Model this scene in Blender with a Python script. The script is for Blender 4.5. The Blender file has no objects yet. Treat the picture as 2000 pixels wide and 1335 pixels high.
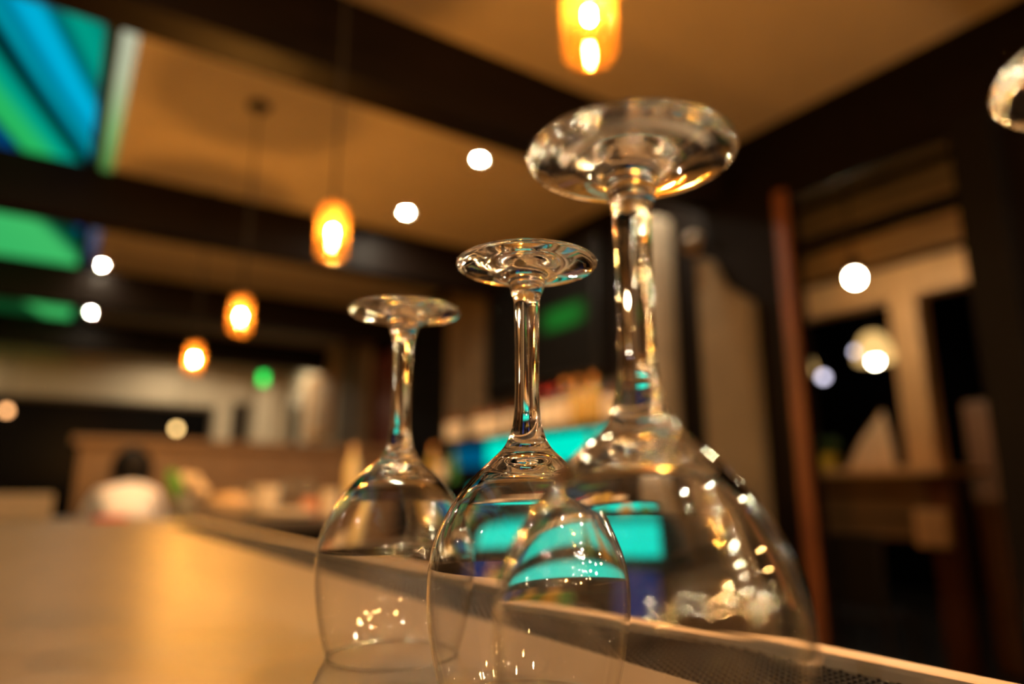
import bpy, bmesh, math, random
from mathutils import Vector, Matrix
random.seed(7)
S = bpy.context.scene
COL = S.collection
PI = math.pi
BAR = 1.07            # bar top height
CZ = 1.1685           # camera height
CEIL = CZ + 2.05      # ceiling height

# ------------------------------------------------------------------ materials
def mat(name, color, rough=.5, metal=0., noise=0., scale=8., stretch=(1, 1, 1), bump=0., spec=.5, color2=None, coat=0., sheen=0.):
    m = bpy.data.materials.new(name); m.use_nodes = True
    nt = m.node_tree; b = nt.nodes['Principled BSDF']
    b.inputs['Base Color'].default_value = (*color, 1)
    b.inputs['Roughness'].default_value = rough
    b.inputs['Metallic'].default_value = metal
    b.inputs['Specular IOR Level'].default_value = spec
    b.inputs['Coat Weight'].default_value = coat
    b.inputs['Sheen Weight'].default_value = sheen
    if noise > 0 or bump > 0:
        tc = nt.nodes.new('ShaderNodeTexCoord'); mp = nt.nodes.new('ShaderNodeMapping')
        mp.inputs['Scale'].default_value = stretch
        n = nt.nodes.new('ShaderNodeTexNoise'); n.inputs['Scale'].default_value = scale
        n.inputs['Detail'].default_value = 5.; n.inputs['Roughness'].default_value = .6
        nt.links.new(tc.outputs['Object'], mp.inputs['Vector']); nt.links.new(mp.outputs['Vector'], n.inputs['Vector'])
        if noise > 0:
            r = nt.nodes.new('ShaderNodeValToRGB')
            c2 = color2 if color2 else tuple(c * (1 - noise) for c in color)
            r.color_ramp.elements[0].position = .32; r.color_ramp.elements[0].color = (*c2, 1)
            r.color_ramp.elements[1].position = .68; r.color_ramp.elements[1].color = (*color, 1)
            nt.links.new(n.outputs['Fac'], r.inputs['Fac']); nt.links.new(r.outputs['Color'], b.inputs['Base Color'])
        if bump > 0:
            bp = nt.nodes.new('ShaderNodeBump'); bp.inputs['Strength'].default_value = bump; bp.inputs['Distance'].default_value = .01
            nt.links.new(n.outputs['Fac'], bp.inputs['Height']); nt.links.new(bp.outputs['Normal'], b.inputs['Normal'])
    return m

def emit(name, color, strength):
    m = bpy.data.materials.new(name); m.use_nodes = True
    nt = m.node_tree; nt.nodes.remove(nt.nodes['Principled BSDF'])
    e = nt.nodes.new('ShaderNodeEmission'); e.inputs['Color'].default_value = (*color, 1); e.inputs['Strength'].default_value = strength
    nt.links.new(e.outputs[0], nt.nodes['Material Output'].inputs['Surface'])
    return m

def glass(name, color=(1, 1, 1), rough=0., ior=1.5):
    m = bpy.data.materials.new(name); m.use_nodes = True
    nt = m.node_tree; nt.nodes.remove(nt.nodes['Principled BSDF'])
    g = nt.nodes.new('ShaderNodeBsdfGlass'); g.inputs['Color'].default_value = (*color, 1)
    g.inputs['Roughness'].default_value = rough; g.inputs['IOR'].default_value = ior
    nt.links.new(g.outputs[0], nt.nodes['Material Output'].inputs['Surface'])
    return m

def thin_glass(name, tint, glow=0., glowcol=None, refl=.04, rough=.02):
    # thin blown glass: mostly see-through, Fresnel reflection, a trace of milky scatter
    m = bpy.data.materials.new(name); m.use_nodes = True
    nt = m.node_tree; nt.nodes.remove(nt.nodes['Principled BSDF'])
    t = nt.nodes.new('ShaderNodeBsdfTransparent'); t.inputs['Color'].default_value = (*tint, 1)
    g = nt.nodes.new('ShaderNodeBsdfGlossy'); g.inputs['Roughness'].default_value = rough
    lw = nt.nodes.new('ShaderNodeLayerWeight'); lw.inputs['Blend'].default_value = .5      # 'Facing' = 1 - cos of the angle
    pw = nt.nodes.new('ShaderNodeMath'); pw.operation = 'POWER'; pw.inputs[1].default_value = 5.
    ma = nt.nodes.new('ShaderNodeMath'); ma.operation = 'MULTIPLY_ADD'; ma.inputs[1].default_value = 1 - refl; ma.inputs[2].default_value = refl   # Schlick
    nt.links.new(lw.outputs['Facing'], pw.inputs[0]); nt.links.new(pw.outputs[0], ma.inputs[0]); f = ma
    x = nt.nodes.new('ShaderNodeMixShader')
    nt.links.new(f.outputs[0], x.inputs[0]); nt.links.new(t.outputs[0], x.inputs[1]); nt.links.new(g.outputs[0], x.inputs[2])
    out = x
    if glow > 0:
        d = nt.nodes.new('ShaderNodeBsdfTranslucent'); d.inputs['Color'].default_value = (*(glowcol or tint), 1)
        y = nt.nodes.new('ShaderNodeMixShader'); y.inputs[0].default_value = glow
        nt.links.new(x.outputs[0], y.inputs[1]); nt.links.new(d.outputs[0], y.inputs[2]); out = y
    nt.links.new(out.outputs[0], nt.nodes['Material Output'].inputs['Surface'])
    return m

M = {}
M['crystal'] = glass('wine glass crystal', (1, 1, 1), .03, 1.5)
M['counter'] = mat('honed tan stone', (.20, .162, .122), .40, noise=.15, scale=5, stretch=(2.2, .7, 1), bump=.02, spec=.05)
M['thin'] = thin_glass('blown crystal bowl', (.996, .997, .995), refl=.04, rough=.035)
M['lip'] = thin_glass('fire polished lip', (.98, .98, .97), refl=.20, rough=.03)
M['ceiling'] = mat('warm plaster', (.46, .37, .265), .8, noise=.06, scale=3)
M['beam'] = mat('dark stained beam', (.008, .004, .002), .5, noise=.5, scale=6, stretch=(.4, 4, 4), bump=.1, spec=.10)
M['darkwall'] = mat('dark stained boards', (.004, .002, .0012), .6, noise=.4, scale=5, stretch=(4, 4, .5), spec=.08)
M['blackwall'] = mat('charcoal wall', (.004, .003, .0025), .6, noise=.3, scale=4, spec=.08)
M['cream'] = mat('cream plaster', (.62, .52, .36), .8, noise=.08, scale=4)
M['olive'] = mat('olive brown timber', (.16, .11, .06), .6, noise=.35, scale=5, stretch=(5, 5, .5))
M['brown'] = mat('mid brown timber', (.22, .12, .05), .55, noise=.35, scale=5, stretch=(1, .5, 5))
M['redwood'] = mat('reddish stained timber', (.15, .042, .009), .5, noise=.4, scale=6, stretch=(5, 5, .5))
M['oxblood'] = mat('dark red door paint', (.16, .022, .010), .4, noise=.3, scale=4)
M['tan'] = mat('pale oiled timber', (.78, .43, .19), .5, noise=.25, scale=6, stretch=(4, 4, .6))
M['plank'] = mat('rustic plank wall', (.46, .20, .045), .6, noise=.55, scale=3.5, stretch=(4, .6, 4), bump=.2)
M['concrete'] = mat('grey plaster', (.23, .19, .135), .75, noise=.2, scale=5)
M['panelgrey'] = mat('dull grey plaster', (.145, .11, .066), .8, noise=.2, scale=5, spec=.2)
M['floor'] = mat('dark floor tile', (.045, .034, .026), .5, noise=.4, scale=3)
M['rubber'] = mat('black rubber', (.007, .006, .006), .4, spec=.25)
M['steel'] = mat('brushed steel', (.55, .50, .44), .30, metal=1., noise=.1, scale=30, stretch=(20, .3, 1))
M['darksteel'] = mat('dark steel', (.10, .09, .08), .35, metal=1.)
M['railtop'] = mat('pale edging strip', (.62, .47, .32), .45, noise=.12, scale=12, stretch=(4, .5, 1))
M['brass'] = mat('aged brass', (.32, .19, .075), .35, metal=1.)
M['blackmetal'] = mat('black lamp metal', (.02, .018, .016), .4, metal=.6)
M['cord'] = mat('black cloth cord', (.03, .024, .018), .8)
M['amber'] = thin_glass('amber jar glass', (.985, .80, .50), .009, (1., .45, .09))
M['bulb_glass'] = thin_glass('clear bulb glass', (1., .95, .85), .004, (1., .6, .2))
M['filament'] = emit('hot filament', (1., .64, .27), 14500.)
M['white_led'] = emit('warm downlight lens', (1., .85, .62), 3900.)
M['trim_white'] = mat('lamp trim paint', (.7, .66, .58), .5)
M['green_sign'] = emit('green lit sign face', (.0, 1., .12), 3.)
M['teal_led'] = emit('teal lit acrylic', (.0, 1., .72), .85)
M['blue_led'] = emit('blue lit acrylic', (.0, .28, .60), .30)
M['cooler'] = emit('blue cooler glow', (.008, .035, .17), .55)
M['milk'] = mat('opal lamp glass', (.8, .72, .5), .35)
M['dome_glow'] = emit('lit opal shade', (1., .60, .20), 1.15)
M['dome_bulb'] = emit('lamp bulb', (1., .86, .62), 70.)
M['small_white'] = emit('white lamp globe', (.86, .80, 1.), 4.)
M['warm_dot'] = emit('warm lamp globe', (1., .62, .22), 9.)
M['orange_dot'] = emit('orange lamp globe', (1., .46, .17), 7.)
M['shirt'] = mat('white cotton shirt', (.86, .80, .78), .8, noise=.05, scale=6, sheen=.2)
M['skin'] = mat('skin', (.48, .25, .15), .5)
M['hair'] = mat('black hair', (.004, .003, .003), .6, spec=.15)
M['trousers'] = mat('dark trousers', (.02, .02, .024), .8)
M['redcloth'] = mat('red cloth', (.62, .02, .012), .7, noise=.1, scale=10)
M['leaf'] = mat('green leaf', (.09, .36, .015), .45, noise=.3, scale=10)
M['darkleaf'] = mat('dark green leaf', (.02, .06, .012), .5)
M['blossom'] = mat('pale blossom', (.78, .64, .44), .7)
M['ceramic'] = mat('cream ceramic', (.74, .58, .38), .35)
M['greyware'] = mat('grey stoneware', (.22, .22, .19), .5)
M['white_plate'] = mat('white plate glaze', (.78, .70, .56), .3)
M['terracotta'] = mat('pink terracotta', (.62, .28, .16), .6)
M['paleglass'] = thin_glass('pale bottle glass', (.88, .84, .70), .12, (.9, .8, .55))
M['clearglass'] = thin_glass('clear tumbler glass', (.93, .92, .88), .10, (.9, .85, .75))
M['bottle_dark'] = mat('dark bottle glass', (.02, .022, .012), .1, spec=.8)
M['bottle_amber'] = mat('amber bottle glass', (.20, .07, .015), .1, spec=.8)
M['bottle_green'] = mat('green bottle glass', (.05, .22, .05), .12, spec=.8)
M['bottle_yellow'] = mat('golden bottle glass', (.60, .38, .06), .15, spec=.7)
M['label'] = mat('cream paper label', (.92, .78, .56), .6, noise=.06, scale=20)
M['whitelabel'] = mat('white paper label', (.94, .84, .66), .6, noise=.06, scale=20)
M['redfoil'] = mat('red foil capsule', (.45, .015, .02), .35, metal=.3)
M['copperfoil'] = mat('copper foil capsule', (.75, .33, .10), .3, metal=.8)
M['blackfoil'] = mat('black foil capsule', (.02, .018, .018), .35)
M['napkin'] = mat('pale linen', (.72, .48, .30), .85)
M['yellowpot'] = mat('yellow glazed pot', (.46, .34, .03), .4)
M['leather'] = mat('pinkish tan leather', (.30, .15, .085), .5, noise=.2, scale=6)
M['blackchair'] = mat('black painted chair', (.012, .010, .009), .45)
M['greyledge'] = mat('grey stone ledge', (.27, .23, .17), .6, noise=.2, scale=6)
M['nightglass'] = mat('night window glass', (.002, .002, .002), .25, spec=.04)

def skylight_mat():
    m = bpy.data.materials.new('stained glass backlit'); m.use_nodes = True
    nt = m.node_tree; nt.nodes.remove(nt.nodes['Principled BSDF'])
    tc = nt.nodes.new('ShaderNodeTexCoord'); sx = nt.nodes.new('ShaderNodeSeparateXYZ')
    ns = nt.nodes.new('ShaderNodeTexNoise'); ns.inputs['Scale'].default_value = .55; ns.inputs['Detail'].default_value = 1.
    nt.links.new(tc.outputs['Object'], ns.inputs['Vector']); nt.links.new(tc.outputs['Object'], sx.inputs[0])
    def math_(op, a, b):
        n = nt.nodes.new('ShaderNodeMath'); n.operation = op
        for i, v in enumerate((a, b)):
            if isinstance(v, (int, float)): n.inputs[i].default_value = v
            else: nt.links.new(v, n.inputs[i])
        return n.outputs[0]
    s = math_('SUBTRACT', math_('MULTIPLY', sx.outputs[0], .953), math_('MULTIPLY', sx.outputs[1], .303))
    s = math_('ADD', s, math_('MULTIPLY', math_('SUBTRACT', ns.outputs['Fac'], .5), .06))
    fac = math_('DIVIDE', math_('ADD', s, 3.6), 3.0)          # s -3.6..-.6 -> 0..1
    cr = nt.nodes.new('ShaderNodeValToRGB'); e = cr.color_ramp.elements
    stops = [(-3.5, (.004, .05, .012)), (-3.42, (.004, .06, .015)), (-3.34, (.05, .46, .11)), (-2.8, (.04, .46, .12)), (-2.33, (.05, .50, .13)), (-2.2, (.0, .06, .03)), (-2.06, (.0, .03, .02)),
             (-2.03, (.0, .05, .20)), (-1.97, (.0, .05, .18)), (-1.945, (.0, .02, .02)), (-1.92, (.02, .44, .11)), (-1.80, (.02, .48, .12)), (-1.74, (.0, .38, .22)), (-1.65, (.0, .24, .20)), (-1.625, (.0, .004, .006)), (-1.565, (.0, .004, .006)),
             (-1.54, (.0, .26, .32)), (-1.5, (.0, .33, .44)), (-1.47, (.0, .12, .18)), (-1.42, (.0, .40, .64)), (-1.33, (.0, .45, .70)), (-1.29, (.0, .12, .15)), (-1.25, (.0, .16, .14)),
             (-1.21, (.0, .34, .24)), (-1.11, (.0, .28, .20)), (-1.06, (.0, .02, .02))]
    def pos(v): return (v + 3.6) / 3.0
    e[0].position = pos(stops[0][0]); e[0].color = (*stops[0][1], 1)
    e[1].position = pos(stops[-1][0]); e[1].color = (*stops[-1][1], 1)
    for v, c in stops[1:-1]:
        k = e.new(pos(v)); k.color = (*c, 1)
    nt.links.new(fac, cr.inputs['Fac'])
    em = nt.nodes.new('ShaderNodeEmission'); em.inputs['Strength'].default_value = 1.0
    nt.links.new(cr.outputs['Color'], em.inputs['Color'])
    nt.links.new(em.outputs[0], nt.nodes['Material Output'].inputs['Surface'])
    return m
M['stained'] = skylight_mat()

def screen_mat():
    m = bpy.data.materials.new('screen with painted reflection'); m.use_nodes = True
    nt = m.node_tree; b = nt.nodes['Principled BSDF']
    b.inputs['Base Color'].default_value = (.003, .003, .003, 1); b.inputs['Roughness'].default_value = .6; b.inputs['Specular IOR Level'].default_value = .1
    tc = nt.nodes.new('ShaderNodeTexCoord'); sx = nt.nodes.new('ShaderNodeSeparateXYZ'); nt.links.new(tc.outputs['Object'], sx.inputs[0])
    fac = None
    for ax, lo, hi in ((1, 3.66, 4.34), (2, CZ + 1.18, CZ + 1.42)):      # dim green reflection on the screen, painted as emission
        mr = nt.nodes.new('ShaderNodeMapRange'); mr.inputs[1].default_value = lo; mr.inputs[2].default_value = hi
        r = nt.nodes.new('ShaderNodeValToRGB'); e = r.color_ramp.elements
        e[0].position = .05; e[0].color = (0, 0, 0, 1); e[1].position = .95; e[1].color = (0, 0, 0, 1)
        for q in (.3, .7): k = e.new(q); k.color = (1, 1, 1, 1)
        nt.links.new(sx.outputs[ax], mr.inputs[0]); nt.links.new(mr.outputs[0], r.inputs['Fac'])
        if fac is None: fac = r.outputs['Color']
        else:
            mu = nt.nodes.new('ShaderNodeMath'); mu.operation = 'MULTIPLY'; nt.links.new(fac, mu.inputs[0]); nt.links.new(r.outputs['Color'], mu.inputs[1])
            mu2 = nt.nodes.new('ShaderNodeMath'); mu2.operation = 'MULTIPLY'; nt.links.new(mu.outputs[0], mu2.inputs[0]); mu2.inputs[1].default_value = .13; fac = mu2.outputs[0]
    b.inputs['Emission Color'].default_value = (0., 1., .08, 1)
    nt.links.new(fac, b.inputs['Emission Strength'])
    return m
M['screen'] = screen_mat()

# ------------------------------------------------------------------ mesh helpers
def bm_box(bm, x0, x1, y0, y1, z0, z1, bev=0.):
    r = bmesh.ops.create_cube(bm, size=1.)
    vs = r['verts']
    for v in vs:
        v.co = Vector((x0 + (v.co.x + .5) * (x1 - x0), y0 + (v.co.y + .5) * (y1 - y0), z0 + (v.co.z + .5) * (z1 - z0)))
    if bev > 0:
        es = list({e for v in vs for e in v.link_edges})
        bmesh.ops.bevel(bm, geom=es, offset=bev, segments=2, affect='EDGES', profile=.7)
    return bm

def lathe(bm, prof, seg=48, center=(0, 0, 0), closed=False):
    # prof: list of (r, z); r = 0 makes a pole
    cx, cy, cz = center
    rings = []
    for r, z in prof:
        if r <= 1e-7:
            rings.append([bm.verts.new((cx, cy, cz + z))])
        else:
            rings.append([bm.verts.new((cx + r * math.cos(2 * PI * k / seg), cy + r * math.sin(2 * PI * k / seg), cz + z)) for k in range(seg)])
    pairs = list(zip(rings[:-1], rings[1:]))
    if closed: pairs.append((rings[-1], rings[0]))
    for a, b in pairs:
        for k in range(seg):
            j = (k + 1) % seg
            if len(a) == 1 and len(b) == 1: continue
            if len(a) == 1: bm.faces.new((a[0], b[j], b[k]))
            elif len(b) == 1: bm.faces.new((a[k], a[j], b[0]))
            else: bm.faces.new((a[k], a[j], b[j], b[k]))
    return bm

def tube(bm, p, q, r, r2=None, seg=12):
    p, q = Vector(p), Vector(q); d = q - p; r2 = r if r2 is None else r2
    z = d.normalized(); x = z.orthogonal().normalized(); y = z.cross(x)
    a = [bm.verts.new(p + r * (math.cos(2 * PI * k / seg) * x + math.sin(2 * PI * k / seg) * y)) for k in range(seg)]
    b = [bm.verts.new(q + r2 * (math.cos(2 * PI * k / seg) * x + math.sin(2 * PI * k / seg) * y)) for k in range(seg)]
    for k in range(seg):
        j = (k + 1) % seg; bm.faces.new((a[k], a[j], b[j], b[k]))
    bm.faces.new(a[::-1]); bm.faces.new(b)
    return bm

def spline(pts, n=8):
    # Catmull-Rom through (r, z)
    out = []
    P = [pts[0]] + list(pts) + [pts[-1]]
    for i in range(1, len(P) - 2):
        a, b, c, d = P[i - 1], P[i], P[i + 1], P[i + 2]
        for k in range(n):
            t = k / n
            out.append(tuple(.5 * (2 * b[j] + (c[j] - a[j]) * t + (2 * a[j] - 5 * b[j] + 4 * c[j] - d[j]) * t * t + (3 * b[j] - a[j] - 3 * c[j] + d[j]) * t ** 3) for j in (0, 1)))
    out.append(tuple(pts[-1]))
    return out

def obj(name, bm, material, parent=None, smooth=False, loc=None, angle=None):
    bmesh.ops.recalc_face_normals(bm, faces=bm.faces[:])
    me = bpy.data.meshes.new(name); bm.to_mesh(me); bm.free()
    me.materials.append(material)
    if smooth:
        for p in me.polygons: p.use_smooth = True
        if angle: me.set_sharp_from_angle(angle=math.radians(angle))
    o = bpy.data.objects.new(name, me); COL.objects.link(o)
    if parent is not None: o.parent = parent
    if loc: o.location = loc
    return o

def tag(o, label, cat, group=None, kind=None):
    o['label'] = label; o['category'] = cat
    if group: o['group'] = group
    if kind: o['kind'] = kind
    return o

def thing(name, label, cat, loc=(0, 0, 0), rz=0., group=None):
    o = bpy.data.objects.new(name, None); COL.objects.link(o)
    o.location = loc; o.rotation_euler = (0, 0, rz); o.empty_display_size = .05
    return tag(o, label, cat, group)

def B(): return bmesh.new()

def copy_thing(src, loc, label, rz=None, scale=None):
    c = src.copy(); COL.objects.link(c); c.location = loc; c['label'] = label
    if rz is not None: c.rotation_euler = (0, 0, rz)
    if scale: c.scale = scale
    for ch in list(src.children):
        d = ch.copy(); COL.objects.link(d); d.parent = c
        for g in list(ch.children):
            e = g.copy(); COL.objects.link(e); e.parent = d
    return c

def struct(name, bm, m, label, cat, smooth=False):
    return tag(obj(name, bm, m, None, smooth), label, cat, None, 'structure')

def boxes(lst, bev=0.):
    bm = B()
    for b in lst: bm_box(bm, *b, bev)
    return bm

Z = lambda h: CZ + h       # heights measured from the camera

# ------------------------------------------------------------------ room shell
struct('floor', boxes([(-5, 10, -4.5, 13, -.1, 0)]), M['floor'], 'dark tiled floor of the bar room', 'floor')
struct('ceiling', boxes([(-5, -1.7, -4.5, 12.2, CEIL, CEIL + .12), (.095, 3.4, -4.5, 12.2, CEIL, CEIL + .12),
                         (-1.7, .095, -4.5, -2., CEIL, CEIL + .12)]), M['ceiling'], 'warm tan plaster ceiling between the dark beams', 'ceiling')
for i, y in enumerate((-2.3, .1, 2.49, 4.88, 7.3, 9.7)):
    struct('ceiling_beam', boxes([(-4.9, 3.18, y, y + .2, Z(1.69), CEIL)], .006), M['beam'],
           ['dark beam behind the viewer', 'dark beam overhead just outside the view', 'nearest dark ceiling beam in view, crossing above the tallest wine glass',
            'second dark ceiling beam, behind the second hanging jar lamp', 'third dark ceiling beam, behind the green glowing glass', 'farthest dark ceiling beam, above the pale far wall'][i], 'beam')
# skylight of coloured glass
w1 = tag(bpy.data.objects.new('window_1', None), 'long overhead strip of glowing blue, teal and green stained glass', 'skylight', None, 'structure'); COL.objects.link(w1)
bm = B(); bm_box(bm, -1.66, .04, -2., 12.1, CEIL + .10, CEIL + .115); obj('pane', bm, M['stained'], w1)
bm = B(); bm_box(bm, -.032, .028, -2., 12.1, CEIL - .004, CEIL + .098); bm_box(bm, -1.72, -1.64, -2., 12.1, CEIL - .012, CEIL + .098)
M['frame_dark'] = mat('dark green frame', (.006, .022, .014), .6, spec=.2)
obj('frame', bm, M['frame_dark'], w1)
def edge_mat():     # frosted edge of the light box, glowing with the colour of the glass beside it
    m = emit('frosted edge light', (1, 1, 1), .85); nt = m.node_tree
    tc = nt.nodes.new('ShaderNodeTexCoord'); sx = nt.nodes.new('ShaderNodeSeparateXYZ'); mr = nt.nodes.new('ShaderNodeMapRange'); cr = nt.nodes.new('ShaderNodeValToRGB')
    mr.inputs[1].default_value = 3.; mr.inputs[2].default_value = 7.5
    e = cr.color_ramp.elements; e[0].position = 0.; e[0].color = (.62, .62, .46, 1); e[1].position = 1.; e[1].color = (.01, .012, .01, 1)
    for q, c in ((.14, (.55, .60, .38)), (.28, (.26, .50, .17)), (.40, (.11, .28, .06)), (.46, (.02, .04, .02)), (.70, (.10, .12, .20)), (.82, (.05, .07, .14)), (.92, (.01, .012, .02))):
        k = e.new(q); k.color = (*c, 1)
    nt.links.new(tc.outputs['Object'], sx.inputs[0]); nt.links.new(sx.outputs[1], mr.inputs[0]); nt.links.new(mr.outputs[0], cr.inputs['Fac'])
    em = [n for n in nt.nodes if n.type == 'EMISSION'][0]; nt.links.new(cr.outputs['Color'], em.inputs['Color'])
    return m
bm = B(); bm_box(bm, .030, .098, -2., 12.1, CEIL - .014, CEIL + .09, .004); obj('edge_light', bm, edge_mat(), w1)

# right wall (behind the bar) in segments, plane X = 3.2
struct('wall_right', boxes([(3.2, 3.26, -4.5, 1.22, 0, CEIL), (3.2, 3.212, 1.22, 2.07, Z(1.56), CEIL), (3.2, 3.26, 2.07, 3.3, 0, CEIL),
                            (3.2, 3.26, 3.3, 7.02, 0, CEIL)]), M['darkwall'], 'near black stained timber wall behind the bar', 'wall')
struct('wall_right_far', boxes([(3.2, 3.4, 8.88, 11.0, 0, CEIL), (3.2, 3.4, 11.0, 11.7, 0, Z(.5)), (3.2, 3.4, 11.0, 11.7, Z(1.5), CEIL), (3.2, 3.4, 11.7, 12.2, 0, CEIL)]),
       M['cream'], 'cream plaster wall at the far right of the room', 'wall')
struct('trim_1', boxes([(3.08, 3.4, 7.98, 8.88, 0, CEIL)], .01), M['olive'], 'broad olive brown timber pier before the cream wall', 'pier')
# door
d1 = tag(bpy.data.objects.new('door_1', None), 'dark red door between the brown pier and the back bar', 'door', None, 'structure'); COL.objects.link(d1)
bm = boxes([(3.2, 3.26, 7.1, 7.92, .02, Z(1.62))], .004); obj('door_panel', bm, M['oxblood'], d1)
bm = boxes([(3.19, 3.3, 7.02, 7.1, 0, Z(1.7)), (3.19, 3.3, 7.92, 7.98, 0, Z(1.7)), (3.19, 3.3, 7.1, 7.92, Z(1.62), Z(1.7))]); obj('door_frame', bm, M['darkwall'], d1)
bm = B(); tube(bm, (3.2, 7.2, 1.05), (3.13, 7.2, 1.05), .012); bmesh.ops.create_uvsphere(bm, u_segments=14, v_segments=10, radius=.03, matrix=Matrix.Translation((3.12, 7.2, 1.05)))
obj('door_knob', bm, M['brass'], d1, True)
struct('wall_right_upper', boxes([(3.2, 3.4, 7.02, 7.98, Z(1.7), CEIL)]), M['darkwall'], 'dark wall piece above the red door', 'wall')
struct('trim_2', boxes([(3.1, 3.2, 5.55, 5.85, 0, CEIL), (3.12, 3.2, 5.25, 5.45, 0, CEIL)], .005), M['olive'], 'pair of olive brown uprights left of the dark screen', 'pier')
# pale column + grey panel, its sloping top cut along a shadow edge
struct('trim_3', boxes([(3.04, 3.2, 2.93, 3.17, 0, Z(1.74))], .03), M['concrete'], 'pale grey plaster column behind the tallest glass stem', 'column')
bm = B()
v = [bm.verts.new((3.12, y, z)) for y, z in ((2.34, 0), (2.68, 0), (2.68, Z(1.36)), (2.61, Z(1.36)), (2.52, Z(1.18)), (2.34, Z(1.04)))]
f = bm.faces.new(v); r = bmesh.ops.extrude_face_region(bm, geom=[f]); bmesh.ops.translate(bm, vec=(.08, 0, 0), verts=[q for q in r['geom'] if isinstance(q, bmesh.types.BMVert)])
struct('trim_4', bm, M['panelgrey'], 'grey plaster panel cut along a sloping shadow edge beside the red timber post', 'panel')
struct('trim_5', boxes([(3.165, 3.199, 2.085, 2.155, 0, Z(1.62))], .012), M['redwood'], 'reddish timber post on the near side of the opening', 'post')
struct('trim_6', boxes([(3.08, 3.44, 1.06, 1.22, 0, Z(1.58))], .01), M['blackwall'], 'black post at the right edge of the opening', 'post')
# far wall
struct('wall_far', boxes([(-5, -3.6, 12, 12.2, 0, CEIL), (-3.6, 2.12, 12, 12.2, Z(1.36), CEIL), (2.12, 2.36, 12, 12.2, 0, CEIL),
                          (2.36, 2.66, 12, 12.2, 0, Z(.5)), (2.36, 2.66, 12, 12.2, Z(1.45), CEIL), (2.66, 3.4, 12, 12.2, 0, CEIL)]), M['cream'], 'pale far wall above and around the dark windows', 'wall')
def window(name, label, x0, x1, y0, y1, z0, z1, axis):
    w = tag(bpy.data.objects.new(name, None), label, 'window', None, 'structure'); COL.objects.link(w)
    obj('pane', boxes([(x0, x1, y0, y1, z0, z1)]), M['nightglass'], w)
    t = .05
    if axis == 'x':
        fr = [(x0, x1, y0 - .03, y1 + .02, z0, z0 + t), (x0, x1, y0 - .03, y1 + .02, z1 - t, z1), (x0, x0 + t, y0 - .03, y1 + .02, z0, z1), (x1 - t, x1, y0 - .03, y1 + .02, z0, z1)]
    else:
        fr = [(x0 - .03, x1 + .02, y0, y1, z0, z0 + t), (x0 - .03, x1 + .02, y0, y1, z1 - t, z1), (x0 - .03, x1 + .02, y0, y0 + t, z0, z1), (x0 - .03, x1 + .02, y1 - t, y1, z0, z1)]
    obj('frame', boxes(fr), M['olive'], w)
    return w
window('window_2', 'wide black night window across the far wall', -3.6, 2.12, 12.08, 12.12, .0, Z(1.36), 'x')
window('window_3', 'narrow dark window between two cream uprights at the far corner', 2.36, 2.66, 12.08, 12.12, Z(.5), Z(1.45), 'x')
window('window_4', 'dark window in the cream side wall beside the framed picture', 3.26, 3.3, 11.0, 11.7, Z(.5), Z(1.5), 'y')
struct('trim_7', boxes([(2.68, 2.94, 11.7, 11.98, 0, Z(1.72))], .01), M['cream'], 'cream post under the green sign', 'post')
struct('wall_left', boxes([(-5.2, -5, -4.5, 12.2, 0, CEIL)]), M['brown'], 'brown wall on the far left', 'wall')
struct('wall_back', boxes([(-5, 3.4, -4.7, -4.5, 0, CEIL)]), M['brown'], 'brown wall behind the viewer', 'wall')

# half wall across the far end
hw = thing('half_wall', 'long brown timber half wall with a paler cap, behind the seated person', 'partition', (0, 6.5, 0))
hw.location = (0, 0, 0)
obj('panel', boxes([(.16, 2.9, 6.5, 6.62, 0, Z(.37))] + [(.16 + .4 * k, .18 + .4 * k, 6.485, 6.5, 0, Z(.33)) for k in range(7)]), M['brown'], hw)
obj('cap', boxes([(.10, 2.95, 6.44, 6.68, Z(.37), Z(.43))], .008), M['brown'], hw)

# ------------------------------------------------------------------ the bar
bar = thing('bar_counter', 'long tan stone bar counter under the upturned wine glasses', 'bar counter')
bm = B(); bm_box(bm, -.66, .298, -1.6, 2.78, BAR - .045, BAR, .004)
obj('counter_top', bm, M['counter'], bar)
obj('mat_tray', boxes([(.2985, .409, -1.6, 2.78, BAR - .045, BAR - .010)]), M['darksteel'], bar)
bm = B(); bm_box(bm, .409, .429, -1.6, 2.78, BAR - .045, BAR + .002, .0035)
obj('edge_rail', bm, M['railtop'], bar)
obj('front_panel', boxes([(-.36, -.30, -1.5, 2.7, 0, BAR - .045), (.33, .36, -1.5, 2.7, 0, BAR - .045), (-.3, .33, 2.64, 2.7, 0, BAR - .045)]), M['darkwall'], bar)
bm = B(); tube(bm, (-.48, -1.5, .2), (-.48, 2.7, .2), .022)
for y in (-1.2, 0, 1.2, 2.4): tube(bm, (-.48, y, .2), (-.355, y, .2), .014)
obj('foot_rail', bm, M['brass'], bar, True, angle=40)

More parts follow.
